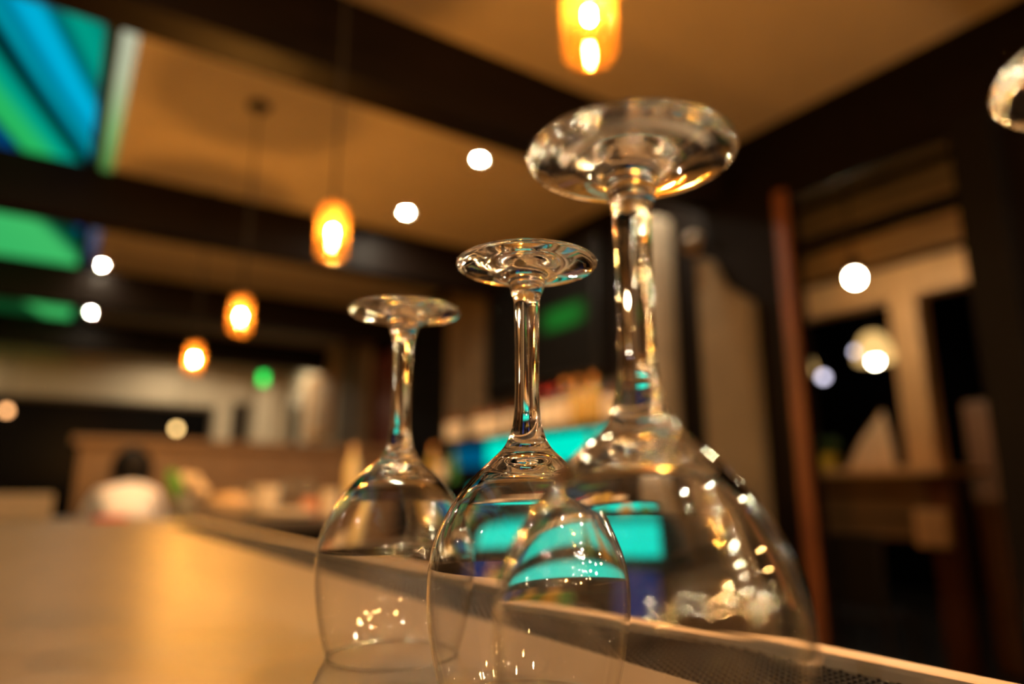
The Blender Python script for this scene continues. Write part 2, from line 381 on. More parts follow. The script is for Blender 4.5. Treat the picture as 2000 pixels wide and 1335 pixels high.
# rubber mat with round nubs
def nub_mat(x0, x1, y0, y1, z0, pitch=.0056):
    bm = B(); bm_box(bm, x0, x1, y0, y1, z0, z0 + .0033)
    nx = int((x1 - x0 - .008) / pitch); ny = int((y1 - y0 - .01) / pitch); seg = 6
    for i in range(nx):
        for j in range(ny):
            cx = x0 + .006 + pitch * (i + .5 * (j % 2)); cy = y0 + .008 + pitch * j
            if cx > x1 - .004: continue
            lo = [bm.verts.new((cx + .0017 * math.cos(PI * k / 3), cy + .0017 * math.sin(PI * k / 3), z0 + .0032)) for k in range(seg)]
            hi = [bm.verts.new((cx + .0011 * math.cos(PI * k / 3), cy + .0011 * math.sin(PI * k / 3), z0 + .0058)) for k in range(seg)]
            for k in range(seg): bm.faces.new((lo[k], lo[(k + 1) % seg], hi[(k + 1) % seg], hi[k]))
            bm.faces.new(hi)
    return bm
tag(obj('bar_mat', nub_mat(.3005, .407, -.6, 2.4, BAR - .0096), M['rubber']), 'long black rubber bar mat with rows of nubs along the bar edge', 'bar mat')

# ------------------------------------------------------------------ wine glasses, upside down on their rims
H = .2185
def zz(prof): return [(r if r > 1e-5 else 0., H - h) for r, h in prof]
OUT_A = [(.0372, .0002), (.0378, .0010), (.0378, .0018), (.0370, .0027), (.0300, .0036), (.0210, .0053), (.0150, .0074), (.0112, .0100), (.0095, .0125), (.0091, .0150), (.0084, .0172), (.0074, .0192), (.0068, .0220)]
OUT_B = spline([(.0068, .0220), (.0065, .035), (.0063, .055), (.0064, .072), (.0070, .083), (.0087, .0915), (.0121, .0985), (.0187, .1050), (.0258, .1115)], 6)[1:]
BO = spline([(.0258, .1115), (.0334, .1205), (.0400, .1305), (.0455, .1425), (.0484, .1540), (.0492, .1660), (.0485, .1790), (.0464, .1935), (.0433, .2070), (.0400, .2178)], 6)
BI = spline([(.0388, .2176), (.0422, .2065), (.0453, .1933), (.0474, .1790), (.0481, .1660), (.0473, .1545), (.0444, .1435), (.0388, .1318), (.0321, .1222), (.0240, .1145), (.0150, .1093), (.0075, .1066), (.0, .1058)], 6)
SPLIT = .1560        # above: thick blown shoulder tapering out; below: very thin wall
def wall(h): return .0021 if h < .126 else .0005 + .0016 * max(0., (SPLIT - h) / (SPLIT - .126)) ** 1.2 if h < SPLIT else .0005 + .0004 * (h - SPLIT) / (H - SPLIT)
BI = [(r - wall(h), h) for r, h in BO[::-1] if h > .124] + BI[[i for i, q in enumerate(BI) if q[1] < .124][0]:]
oa = [q for q in BO if q[1] <= SPLIT]; ob = [q for q in BO if q[1] > SPLIT]
ia = [q for q in BI if q[1] <= SPLIT]; ib = [q for q in BI if q[1] > SPLIT]
g0 = thing('wine_glass', '', 'wine glass', (0, 0, 0))
bm = lathe(B(), zz([(0, 0.0006), (.012, .0005), (.026, .0003), (.0345, .0)] + OUT_A + OUT_B + oa[1:] + ia), 96)
bmesh.ops.recalc_face_normals(bm, faces=bm.faces[:])
bmesh.ops.delete(bm, geom=[f for f in bm.faces if len({round(v.co.xy.length, 4) for v in f.verts}) == 2 and abs(f.normal.z) > .7 and f.calc_center_median().z < H - SPLIT + .006], context='FACES_ONLY')
me = bpy.data.meshes.new('foot_and_stem'); bm.to_mesh(me); bm.free(); me.materials.append(M['crystal'])
for q in me.polygons: q.use_smooth = True
o = bpy.data.objects.new('foot_and_stem', me); COL.objects.link(o); o.parent = g0
obj('bowl', lathe(B(), zz([oa[-1]] + [q for q in ob if q[1] < .2165] + [(.0400, .2169), (.0394, .2169)] + [q for q in ib if q[1] < .2165] + [ia[0]]), 96), M['thin'], g0, True)
obj('rim', lathe(B(), zz([(.0400, .2174), (.0402, .2180), (.0397, .2185), (.0390, .2185), (.0385, .2180), (.0387, .2174), (.0393, .2171)]), 96, closed=True), M['lip'], g0, True)
GL = [((.187, .415), 'clear wine glass upside down on the bar, smallest looking, with its whole rim in view'),
      ((.200, .288), 'clear wine glass upside down on the bar, the middle one, in sharp focus'),
      ((.163, .168), 'clear wine glass upside down on the bar, largest and nearest, its foot against the ceiling'),
      ((.246, .0435), 'wine glass at the right edge, only a slice of foot and bowl showing')]
for i, ((x, y), lab) in enumerate(GL):
    if i == 0: g0.location = (x, y, BAR + .0002); g0['label'] = lab; g0['group'] = 'upturned wine glasses on the bar'
    else: copy_thing(g0, (x, y, BAR + .0002), lab, .4 * i)

# ------------------------------------------------------------------ jar pendants over the bar
def make_pendant():
    t = thing('pendant_lamp', '', 'pendant lamp', (0, 0, 0), 0, 'amber jar pendants over the bar')
    # origin = jar bottom centre
    r = .050
    outer = [(0, .004), (.020, .002), (.036, .0), (.044, .003), (.0485, .010), (r, .020), (r, .150), (.0485, .160), (.043, .170), (.038, .176), (.038, .190)]
    inner = [(.0358, .190), (.0358, .175), (.0405, .168), (.046, .158), (.0475, .150), (.0475, .022), (.045, .012), (.040, .007), (.020, .006), (0, .008)]
    obj('jar_shade', lathe(B(), outer + inner, 40), M['amber'], t, True)
    bm = lathe(B(), [(0, .200), (.030, .200), (.041, .196), (.041, .178), (.0392, .178), (.0392, .194), (.012, .194), (0, .194)], 32); obj('lid', bm, M['brass'], t, True, angle=40)
    bm = lathe(B(), [(0, .193), (.014, .193), (.014, .150), (.011, .146), (0, .146)], 20); obj('socket', bm, M['brass'], t, True, angle=40)
    bm = lathe(B(), spline([(.0105, .146), (.012, .136), (.019, .118), (.0235, .098), (.0235, .080), (.017, .062), (.0085, .054), (0, .052)], 5), 24); bu = obj('bulb', bm, M['bulb_glass'], t, True)
    bm = lathe(B(), [(0, .104), (.004, .103), (.006, .099), (.006, .083), (.004, .079), (0, .078)], 16); obj('filament', bm, M['filament'], bu, True)
    top = CEIL - CZ - PB
    bm = B(); tube(bm, (0, 0, .199), (0, 0, top - .02), .0045, seg=8); obj('cord', bm, M['cord'], t, True)
    bm = lathe(B(), [(0, top), (.062, top), (.062, top - .012), (.045, top - .026), (.008, top - .032), (0, top - .032)], 32); obj('canopy', bm, M['blackmetal'], t, True, angle=40)
    return t
PB = .775
p0 = make_pendant()
PL = ['lit amber jar pendant nearest the viewer, cut by the top of the view', 'second lit amber jar pendant, in front of the second ceiling beam', 'third lit amber jar pendant, upper of the two small far ones', 'fourth lit amber jar pendant, smallest and lowest of the row']
for i, y in enumerate((.85, 2.18, 3.56, 4.93)):
    if i == 0: p0.location = (.735, y, Z(PB)); p0['label'] = PL[0]
    else: copy_thing(p0, (.705, y, Z(PB)), PL[i])
for i, y in enumerate((-.48, -1.8)):
    copy_thing(p0, (.72, y, Z(PB)), ['lit amber jar pendant just behind the viewer', 'lit amber jar pendant farthest behind the viewer'][i])

# ------------------------------------------------------------------ recessed downlights
def make_downlight():
    t = thing('downlight', '', 'ceiling light', (0, 0, 0), 0, 'small round ceiling spots')
    bm = lathe(B(), [(.0203, -.001), (.046, -.001), (.046, -.008), (.040, -.011), (.0203, -.005)], 32, closed=True); obj('trim_ring', bm, M['trim_white'], t, True, angle=40)
    bm = lathe(B(), [(0, -.004), (.0200, -.004)], 28); obj('lens', bm, M['white_led'], t)
    return t
dl = make_downlight()
DL = [((2.02, 3.42, CEIL), 'small round ceiling spot next to the nearest dark beam'), ((1.99, 4.45, CEIL), 'small round ceiling spot left of it in the same tan panel, above the middle glass'),
      ((.16, 7.14, CEIL), 'small round ceiling spot below the green glass panel, upper of the two at left'), ((.16, 9.2, CEIL), 'small round ceiling spot at left, lower of the two'),
      ((.75, -.75, CEIL), 'small round ceiling spot behind the viewer over the bar'), ((2.0, -.5, CEIL), 'small round ceiling spot behind the viewer on the right'),
      ((2.0, -1.8, CEIL), 'small round ceiling spot far behind the viewer on the right'), ((-2.6, .9, CEIL), 'small round ceiling spot out of view on the left'),
      ((-2.6, 3.4, CEIL), 'small round ceiling spot out of view, farther left'), ((1.35, 11.2, CEIL), 'small round ceiling spot washing the far wall'), ((-1.9, 11.3, CEIL), 'small round ceiling spot washing the left of the far wall'),
      ((2.3, 9.95, CEIL), 'added ceiling spot, unseen behind the farthest beam'), ((.50, 5.3, CEIL), 'ceiling spot added unseen behind the second beam to light the person'), ((2.75, 10.6, CEIL), 'unseen ceiling spot added to brighten the far cream side wall'), ((2.92, 2.79, CEIL), 'ceiling spot added out of sight behind the nearest beam to light the grey column')]  # spots on this line are added out of sight to brighten wall, person, column
for i, (p, lab) in enumerate(DL):
    if i == 0: dl.location = p; dl['label'] = lab
    else: copy_thing(dl, p, lab, scale=(.6, .6, .6) if i in (2, 3) else None)

# green lit sign over the cream post
sg = thing('exit_sign', 'small green glowing sign hung at the far right corner', 'sign', (2.71, 11.5, Z(1.70)))
obj('housing', boxes([(-.06, .06, 0, .06, 0, .2)], .015), M['blackmetal'], sg)
obj('lit_face', boxes([(-.05, .05, -.006, -.001, .015, .185)], .002), M['green_sign'], sg)
obj('hanger', boxes([(-.015, .015, .02, .04, .2, CEIL - Z(1.70))]), M['blackmetal'], sg)

# framed picture and wall lamp on the cream wall
pic = thing('framed_picture', 'tall picture in an orange brown timber frame on the cream wall', 'picture', (3.2, 10.0, Z(.75)))
fr = [(-.05, -.002, -.55, .55, 0, .09), (-.05, -.002, -.55, .55, .86, .95), (-.05, -.002, -.55, -.45, .09, .86), (-.05, -.002, .45, .55, .09, .86)]
obj('frame', boxes(fr), mat('orange brown frame', (.42, .19, .045), .5), pic)
obj('picture_panel', boxes([(-.03, -.002, -.45, .45, .09, .86)]), mat('faded picture print', (.46, .28, .14), .6, noise=.5, scale=4), pic)
wl = thing('wall_lamp', 'small pale glowing wall lamp beside the framed picture', 'wall lamp', (3.2, 10.85, Z(1.45)))
obj('bracket', boxes([(-.1, 0, -.02, .02, 0, .03)]), M['brass'], wl)
obj('lamp_shade', lathe(B(), [(.05, .02), (.09, -.12), (.086, -.12), (.047, .02)], 24, (-.12, 0, 0), True), emit('lit paper shade', (1., .72, .38), .5), wl, True)

# lamp reflections in the night window, made as added globes before the far wall
def globe(name, loc, r, m, label, cat, drop):
    t = thing(name, label, cat, loc)
    bm = B(); bmesh.ops.create_uvsphere(bm, u_segments=20, v_segments=14, radius=r); obj('globe', bm, m, t, True)
    bm = B(); tube(bm, (0, 0, r * .95), (0, 0, drop), .006, seg=8); obj('cord', bm, M['cord'], t, True)
    bm = B(); bmesh.ops.create_cone(bm, cap_ends=True, segments=20, radius1=.035, radius2=.03, depth=.02, matrix=Matrix.Translation((0, 0, drop - .01))); obj('canopy', bm, M['blackmetal'], t)
    return t
globe('globe_lamp', (1.51, 11.6, Z(.93)), .045, M['warm_dot'], 'small yellow globe added as a lamp reflection in the wide dark window', 'hanging lamp', CEIL - Z(.93))
globe('globe_lamp', (-.62, 11.6, Z(1.075)), .045, M['orange_dot'], 'small orange globe added as a lamp reflection at the left edge of the dark window', 'hanging lamp', CEIL - Z(1.075))

M['bare_bulb'] = emit('bare lamp bulb', (1., .50, .15), 560.)
M['bare_white'] = emit('white lamp bulb', (1., .76, .47), 560.)
BULBS = [(-2.2, -2.4, 2.45, 'by the left wall corner'), (-1.5, -2.9, 2.3, 'left of the room axis'), (-.8, -2.9, 2.5, 'over the near tables'), (.2, -3.4, 2.3, 'at mid room'), (1.1, -2.7, 2.4, 'right of mid room'),
         (1.9, -3.3, 2.2, 'near the back wall at right'), (2.5, -2.2, 2.5, 'beside the right wall'), (-2.6, -3.6, 2.2, 'in the left back corner'), (1.6, -1.5, 2.6, 'close behind on the right'), (2.7, -1.0, 2.3, 'close to the right wall'),
         (2.9, -3.8, 2.6, 'in the right back corner'), (2.0, -2.0, 1.95, 'low on the right behind the bar'), (2.3, -1.5, 2.05, 'low between the right wall and the bar'),
         (.6, -2.4, 2.0, 'low at mid room'), (-.3, -3.9, 2.7, 'high against the back wall'), (1.5, -4.0, 2.65, 'high against the back wall at right'), (2.2, -2.9, 2.75, 'high in the right part of the room')]
for k, (x, y, z, lab) in enumerate(BULBS):
    globe('bulb_lamp', (x, y, z), .036, M['bare_bulb' if k % 2 else 'bare_white'], 'round glowing lamp hung behind the viewer, ' + lab, 'hanging lamp', CEIL - z)['group'] = 'round lamps behind the viewer'

# ------------------------------------------------------------------ back bar: stepped lit shelves with bottles
bb = thing('back_bar', 'stepped back bar with teal glowing shelf fronts under the bottles', 'back bar')
obj('shelf', boxes([(2.80, 3.19, 2.98, 5.75, Z(.40), Z(.425))], .004), M['blackwall'], bb)
obj('shelf', boxes([(2.50, 3.02, 2.45, 5.75, Z(.045), Z(.07))], .004), M['blackwall'], bb)
obj('lit_riser', boxes([(2.88, 3.0, 2.98, 4.72, Z(.20), Z(.385))]), M['teal_led'], bb)
o = obj('lit_riser', boxes([(2.88, 3.0, 4.86, 5.3, Z(.20), Z(.36))]), M['blue_led'], bb); o['label'] = 'dimmer blue shelf front'
obj('lit_riser', boxes([(2.56, 2.7, 2.66, 4.4, Z(-.15), Z(.03))]), M['teal_led'], bb)
obj('cabinet', boxes([(2.45, 3.02, 2.4, 5.75, 0, Z(-.2)), (3.0, 3.19, 2.98, 5.75, Z(-.2), Z(.4)), (2.7, 3.0, 2.45, 5.75, Z(-.2), Z(.045)), (2.99, 3.1, 2.98, 5.75, Z(.07), Z(.4))]), M['blackwall'], bb)
obj('cooler_door', boxes([(2.43, 2.449, 2.44, 2.74, .12, Z(-.22))]), M['cooler'], bb)
obj('cooler_door', boxes([(2.43, 2.449, 3.75, 4.25, .12, Z(-.3))]), M['cooler'], bb)

def make_bottle(kind, body, lab, foil, r, h, shoulder, label=''):
    t = thing('liquor_bottle', label, 'bottle', (0, 0, 0), 0, 'bottles on the back bar')
    nr = r * .36
    prof = [(0, .002), (r * .9, 0), (r, .006), (r, shoulder * h), (r * .93, (shoulder + .05) * h), (r * .62, (shoulder + .12) * h), (nr, (shoulder + .18) * h), (nr * .95, h * .95), (nr * 1.12, h * .955), (nr * 1.12, h * .985), (0, h * .985)]
    obj('body', lathe(B(), prof, 28), body, t, True, angle=50)
    lo, hi = .08 * h, (shoulder - .04) * h
    obj('label', lathe(B(), [(r * 1.004, lo), (r * 1.018, lo), (r * 1.018, hi), (r * 1.004, hi)], 28, closed=True), lab, t, True, angle=50)
    obj('cap', lathe(B(), [(nr * 1.02, h * .86), (nr * 1.22, h * .86), (nr * 1.22, h * 1.0), (0, h * 1.0)], 20), foil, t, True, angle=50)
    return t
BT = []
TOPZ, LOWZ = Z(.425) + .0003, Z(.07) + .0003
kinds = {
    'c': ('bottle_amber', 'label', 'blackfoil', .044, .27, .62), 'w': ('bottle_dark', 'whitelabel', 'redfoil', .046, .30, .66),
    'k': ('bottle_amber', 'label', 'copperfoil', .045, .34, .60), 'y': ('bottle_yellow', 'bottle_yellow', 'copperfoil', .042, .33, .60),
    'g': ('bottle_green', 'bottle_green', 'blackfoil', .040, .29, .60), 'd': ('bottle_dark', 'bottle_dark', 'redfoil', .040, .33, .58)}
protos = {}
ROW = [(2.92, 5.40, 'c', 'short amber bottle with a cream label at the left end of the top shelf'), (2.92, 5.25, 'c', 'short amber bottle with a cream label, second from the left on the top shelf'),
       (2.92, 4.93, 'c', 'short amber bottle with a cream label, third from the left on the top shelf'), (2.92, 4.79, 'c', 'short amber bottle with a cream label, fourth from the left on the top shelf'),
       (2.92, 4.64, 'c', 'short amber bottle with a cream label, left of the middle glass stem'), (2.92, 4.42, 'c', 'short amber bottle with a cream label behind the middle glass stem'),
       (3.08, 4.40, 'd', 'plain dark bottle with a red cap behind the middle glass stem'), (2.92, 4.22, 'c', 'short amber bottle with a cream label just right of the middle glass stem'),
       (2.92, 4.00, 'w', 'dark bottle with a white label between the two nearer glass stems'), (3.08, 4.16, 'd', 'plain dark bottle with a red cap in the rear row'),
       (2.92, 3.87, 'w', 'second dark bottle with a white label between the two nearer glass stems'), (2.92, 3.74, 'k', 'tall amber bottle with a cream label left of the golden bottle'),
       (2.92, 3.60, 'y', 'golden yellow bottle on the top shelf left of the tallest glass stem'), (3.08, 3.78, 'd', 'plain dark bottle with a red cap behind the tall amber bottle'),
       (2.92, 3.44, 'y', 'golden yellow bottle behind the tallest glass stem'), (2.92, 3.28, 'c', 'short amber bottle with a cream label at the right end of the top shelf')]
LOW = [(2.78, 5.46, 'y', 'golden bottle at the left end of the lower shelf'), (2.78, 5.28, 'c', 'short amber bottle at the left of the lower shelf'), (2.78, 5.08, 'g', 'green bottle on the lower shelf left of the middle glass bowl'),
       (2.78, 2.85, 'g', 'green bottle at the near end of the lower shelf'), (2.78, 3.04, 'y', 'golden bottle on the lower shelf behind the nearest bowl'), (2.78, 3.3, 'g', 'green bottle on the lower shelf behind the nearest bowl')]
for row, zz in ((ROW, TOPZ), (LOW, LOWZ)):
    for x, y, k, lab in row:
        if k not in protos:
            a, b_, c, r, h, s = kinds[k]
            protos[k] = make_bottle(k, M[a], M[b_], M[c], r, h, s, lab); protos[k].location = (x, y, zz)
        else: copy_thing(protos[k], (x, y, zz), lab, random.uniform(0, 6))
# speed rack with bottles below the lower shelf
rk = thing('speed_rack', 'steel bottle rack standing low on the bartender side of the back bar', 'rack')
obj('tray', boxes([(2.15, 2.4495, 2.9, 3.75, Z(-.62), Z(-.605)), (2.17, 2.2, 2.92, 2.95, 0, Z(-.62)), (2.17, 2.2, 3.7, 3.73, 0, Z(-.62)), (2.15, 2.165, 2.9, 3.75, Z(-.605), Z(-.50)), (2.15, 2.43, 2.9, 2.912, Z(-.605), Z(-.5)), (2.15, 2.43, 3.738, 3.75, Z(-.605), Z(-.5))]), M['steel'], rk)
for k, (y, kd, lab) in enumerate(((2.98, 'g', 'green bottle at the near end of the steel rack'), (3.11, 'y', 'golden bottle near the front of the steel rack'), (3.25, 'g', 'green bottle in the middle of the steel rack'), (3.39, 'y', 'golden bottle past the middle of the steel rack'), (3.53, 'g', 'green bottle toward the far end of the steel rack'), (3.66, 'k', 'tall amber bottle at the far end of the steel rack'))):
    copy_thing(protos[kd], (2.29, y, Z(-.605) + .0003), lab, k * 1.3)['group'] = 'bottles in the steel rack'
# dark screen
tv = thing('tv', 'large dark television with a painted dim green reflection above the back bar', 'television')
obj('bezel', boxes([(3.12, 3.198, 3.62, 5.1, Z(.84), Z(1.86))], .008), M['blackmetal'], tv)
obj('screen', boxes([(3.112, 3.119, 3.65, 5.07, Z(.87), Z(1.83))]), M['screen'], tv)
# small spot above the grey panel
sp = thing('spot_lamp', 'unlit brown spot lamp on the dark wall above the sloping grey panel', 'wall lamp', (3.12, 2.70, Z(1.50)))
bm = lathe(B(), [(0, .05), (.03, .048), (.045, .02), (.06, -.05), (.055, -.05), (.04, .01), (0, .02)], 24); o = obj('lamp_head', bm, M['olive'], sp, True); o.rotation_euler = (0, .5, 0)
obj('bracket', boxes([(0, .08, -.012, .012, .03, .055)]), M['brass'], sp)

# ------------------------------------------------------------------ service counter beyond the bar end
sc = thing('service_counter', 'dark service counter beyond the end of the bar carrying crockery', 'counter')
SZ = Z(-.125)
obj('counter_top', boxes([(-.9, 1.75, 3.2, 4.0, SZ - .04, SZ)], .004), mat('dark counter stone', (.06, .045, .032), .35, noise=.2, scale=6), sc)
obj('cabinet', boxes([(-.85, 1.7, 3.26, 3.95, 0, SZ - .04)]), M['darkwall'], sc)
tag(obj('stone_ledge', boxes([(-.85, .02, 3.66, 3.98, SZ + .0003, Z(-.012))], .01), M['greyledge']), 'low grey stone block on the far counter at the left edge', 'ledge')

def lathe_thing(name, prof, m, loc, label, cat, seg=36, group=None):
    o = obj(name, lathe(B(), prof, seg), m, None, True, loc, 40); return tag(o, label, cat, group)
def cup(r0, r1, h, t=.004):
    return [(0, .0), (r0 * .9, 0), (r0, .003), (r1, h), (r1 - t, h), (r0 - t, .006), (0, .006)]
s = SZ + .0003
lathe_thing('serving_bowl', [(0, .0), (.06, 0), (.07, .008), (.105, .035), (.128, .075), (.124, .078), (.10, .042), (.065, .015), (0, .012)], M['ceramic'], (.70, 3.42, s), 'wide cream bowl on the far counter, left of the white plates', 'bowl')
bm = B(); bmesh.ops.create_icosphere(bm, subdivisions=4, radius=1.)
for v in bm.verts: v.co = Vector((v.co.x * .10, v.co.y * .10, max(v.co.z, -.3) * .055)) * (1 + .05 * math.sin(9 * v.co.x + 4 * v.co.y))
tag(obj('bread_loaf', bm, mat('baked crust', (.72, .46, .20), .7, noise=.3, scale=9), None, True, (.70, 3.42, s + .060)), 'rounded pale loaf heaped in the cream bowl', 'bread')
pl = [(0, 0), (.07, 0), (.12, .014), (.13, .018), (.128, .022), (.07, .006), (0, .006)]
for k in range(3):
    lathe_thing('dinner_plate', pl, M['white_plate'], (.965, 3.42, s + .0085 * k), ['white plate at the bottom of the small stack on the far counter', 'white plate in the middle of the small stack on the far counter', 'white plate on top of the small stack on the far counter'][k], 'plate', group='stacked white plates')
lathe_thing('storage_jar', [(0, 0), (.036, 0), (.042, .01), (.044, .06), (.036, .078), (.036, .09), (0, .092)], M['terracotta'], (1.115, 3.55, s), 'small pink orange jar on the far counter', 'jar')
lathe_thing('white_cup', cup(.034, .042, .13), M['white_plate'], (1.20, 3.5, s), 'tall white cup at the right of the far counter', 'cup')
lathe_thing('tumbler', cup(.034, .042, .15, .003), M['clearglass'], (.85, 3.78, s), 'pale tumbler at the back of the far counter, left one', 'glass', group='tumblers on the far counter')
lathe_thing('tumbler', cup(.036, .046, .12, .003), M['clearglass'], (.80, 3.62, s), 'short pale tumbler behind the cream bowl', 'glass', group='tumblers on the far counter')
lathe_thing('ice_bucket', cup(.05, .07, .15), M['white_plate'], (.925, 3.68, s), 'pale pail standing behind the white plates', 'bucket')
def stemware(loc, label):
    prof = [(0, 0), (.034, 0), (.034, .002), (.006, .006), (.004, .02), (.004, .085), (.012, .095), (.034, .115), (.040, .145), (.036, .185), (.034, .185), (.037, .145), (.031, .118), (.010, .1), (0, .098)]
    return lathe_thing('stemmed_glass', prof, M['clearglass'], loc, label, 'glass', 28, 'stemmed glasses on the far counter')
stemware((1.06, 3.78, s), 'small stemmed glass at the back of the far counter, left one'); stemware((1.17, 3.8, s), 'small stemmed glass at the back of the far counter, right one')
bt = thing('oil_bottle', 'pale yellow bottle standing at the right end of the far counter', 'bottle', (1.38, 3.68, s))
obj('body', lathe(B(), [(0, 0), (.036, 0), (.038, .01), (.038, .24), (.03, .28), (.014, .32), (.012, .36), (0, .36)], 28), mat('pale yellow bottle glass', (.74, .64, .36), .2), bt, True, angle=40)
obj('cap', lathe(B(), [(.0125, .34), (.016, .34), (.016, .375), (0, .375)], 20), M['napkin'], bt, True, angle=40)
vz = thing('flower_vase', 'grey vase of pale blossoms with a green leaf beside the person', 'vase', (.56, 3.78, s))
obj('vase', lathe(B(), [(0, 0), (.04, 0), (.055, .02), (.052, .07), (.035, .11), (.042, .125), (.038, .125), (.03, .11), (.045, .06), (0, .01)], 30), M['greyware'], vz, True, angle=50)
bm = B()
for px, py, pz, rr in ((.02, 0, .17, .032), (.055, .01, .15, .030), (-.005, .01, .19, .026), (.08, -.01, .13, .026), (.035, -.03, .185, .024)):
    for k in range(5):
        a = 2 * PI * k / 5
        mtx = Matrix.Translation((px + rr * .55 * math.cos(a), py + rr * .3 * math.sin(a), pz + rr * .5 * math.sin(a))) @ Matrix.Diagonal((rr * .6, rr * .45, rr * .6, 1))
        bmesh.ops.create_icosphere(bm, subdivisions=2, radius=1., matrix=mtx)
obj('blossom', bm, M['blossom'], vz, True)
bm = B()
for ax, az, L in ((-.065, .165, .07), (-.05, .12, .06)):
    mtx = Matrix.Translation((ax * .75, -.01, az)) @ Matrix.Rotation(-.5, 4, 'Y') @ Matrix.Diagonal((L * .45, .008, L, 1)); bmesh.ops.create_icosphere(bm, subdivisions=3, radius=1., matrix=mtx)
    tube(bm, (0, 0, .10), (ax * .6, -.005, az - L * .6), .003, seg=6)
obj('leaf', bm, M['leaf'], vz, True)
bm = B()
for k in range(3): bm_box(bm, -.06 + .004 * k, .06 - .003 * k, -.045 + .003 * k, .045 - .002 * k, .007 * k, .007 * k + .0065, .003)
o = tag(obj('folded_napkin', bm, M['redcloth'], None, True, (.215, 3.3, s)), 'red folded cloth on the far counter in front of the person', 'napkin'); o.rotation_euler = (0, 0, .3); o.scale = (1., 1., 1.2)

# ------------------------------------------------------------------ person hunched at the far counter, seen from behind
def skin_body(name, pts, edges, material, parent, root=0, sub=2):
    me = bpy.data.meshes.new(name); me.from_pydata([p[0] for p in pts], edges, []); me.materials.append(material)
    o = bpy.data.objects.new(name, me); COL.objects.link(o); o.parent = parent
    md = o.modifiers.new('skin', 'SKIN'); md.use_smooth_shade = True
    for i, p in enumerate(pts):
        sv = me.skin_vertices[0].data[i]; sv.radius = p[1] if isinstance(p[1], tuple) else (p[1], p[1]); sv.use_root = (i == root)
    sb = o.modifiers.new('sub', 'SUBSURF'); sb.levels = sub; sb.render_levels = sub
    return o
pr = thing('person', 'person with black hair and a white shirt leaning over beyond the far counter', 'person', (.425, 5.05, 0))
body = [((0, 0, .93), (.15, .11)), ((0, .06, 1.03), (.14, .10)), ((.0, .16, 1.055), (.14, .095)), ((.01, .27, 1.11), (.095, .07)), ((.02, .35, 1.235), .052), ((.03, .42, 1.345), (.075, .085)),
        ((-.14, .25, 1.115), .058), ((-.195, .30, 1.01), .044), ((-.17, .52, .98), .034), ((-.14, .58, .985), .036),
        ((.16, .25, 1.115), .058), ((.21, .30, 1.01), .044), ((.19, .52, .98), .034), ((.16, .58, .985), .036),
        ((-.10, -.01, .85), .088), ((-.11, .05, .48), .06), ((-.11, -.01, .09), .042), ((-.11, .12, .04), .036),
        ((.10, -.01, .85), .088), ((.11, .05, .48), .06), ((.11, -.01, .09), .042), ((.11, .12, .04), .036)]
edges = [(0, 1), (1, 2), (2, 3), (3, 4), (4, 5), (3, 6), (6, 7), (7, 8), (8, 9), (3, 10), (10, 11), (11, 12), (12, 13), (0, 14), (14, 15), (15, 16), (16, 17), (0, 18), (18, 19), (19, 20), (20, 21)]
skin_body('body', body, edges, M['skin'], pr)
shirt = [((0, -.02, .90), (.165, .125)), ((0, .05, 1.03), (.165, .125)), ((.0, .15, 1.07), (.165, .125)), ((.01, .265, 1.13), (.125, .10)), ((.018, .33, 1.215), .066),
         ((-.145, .24, 1.115), .074), ((-.20, .29, 1.01), .060), ((-.16, .46, .985), .046), ((.165, .24, 1.115), .074), ((.215, .29, 1.01), .060), ((.18, .46, .985), .046)]
skin_body('shirt', shirt, [(0, 1), (1, 2), (2, 3), (3, 4), (3, 5), (5, 6), (6, 7), (3, 8), (8, 9), (9, 10)], M['shirt'], pr)
tr = [((0, -.01, .91), (.165, .122)), ((-.10, -.01, .84), .10), ((-.11, .05, .48), .075), ((-.11, -.01, .10), .06), ((.10, -.01, .84), .10), ((.11, .05, .48), .075), ((.11, -.01, .10), .06)]
skin_body('trousers', tr, [(0, 1), (1, 2), (2, 3), (0, 4), (4, 5), (5, 6)], M['trousers'], pr)
bm = B(); bmesh.ops.create_icosphere(bm, subdivisions=4, radius=1.)
for v in bm.verts:
    k = 1 + .03 * math.sin(14 * v.co.x + 3 * v.co.z) * math.cos(9 * v.co.y)
    v.co = Vector((.03 + v.co.x * .128 * k,   .385 + v.co.y * .125 * k, 1.31 + v.co.z * .16 * k))
obj('hair', bm, M['hair'], pr, True)

# ------------------------------------------------------------------ second room through the opening
struct('wall_side', boxes([(9.0, 9.2, -3, 8, 0, 4.2), (3.4, 9.0, 7.8, 8, 0, 4.2), (3.4, 9.0, -3, -2.8, 0, 4.2)]), M['blackwall'], 'black walls of the second room', 'wall')
struct('ceiling_side', boxes([(3.4, 9.2, -3, 8, 4.2, 4.3)]), M['blackwall'], 'dark ceiling of the second room', 'ceiling')
# plank partition
pk = [(4.985, 5.05, 1.3, 3.9, Z(1.68), Z(1.90)), (4.975, 5.05, 1.3, 3.9, Z(2.05), Z(2.27)), (4.985, 5.05, 1.3, 3.9, Z(2.37), Z(2.60)), (4.985, 5.05, 1.3, 3.9, Z(2.64), Z(2.85))]
struct('wall_plank', boxes(pk, .004), M['plank'], 'rustic timber boards above the second opening', 'wall')
struct('wall_plank_backing', boxes([(5.055, 5.08, 1.3, 3.9, Z(1.6), Z(2.85))]), M['blackwall'], 'black backing seen between the rustic boards', 'wall')
struct('trim_8', boxes([(4.93, 5.1, 1.3, 3.9, Z(1.36), Z(1.6))], .012), M['tan'], 'pale timber lintel beam in the second room', 'beam')
struct('trim_9', boxes([(4.93, 5.1, 2.30, 2.49, Z(.155), Z(1.36))], .012), M['tan'], 'pale timber upright standing on the host counter', 'post')
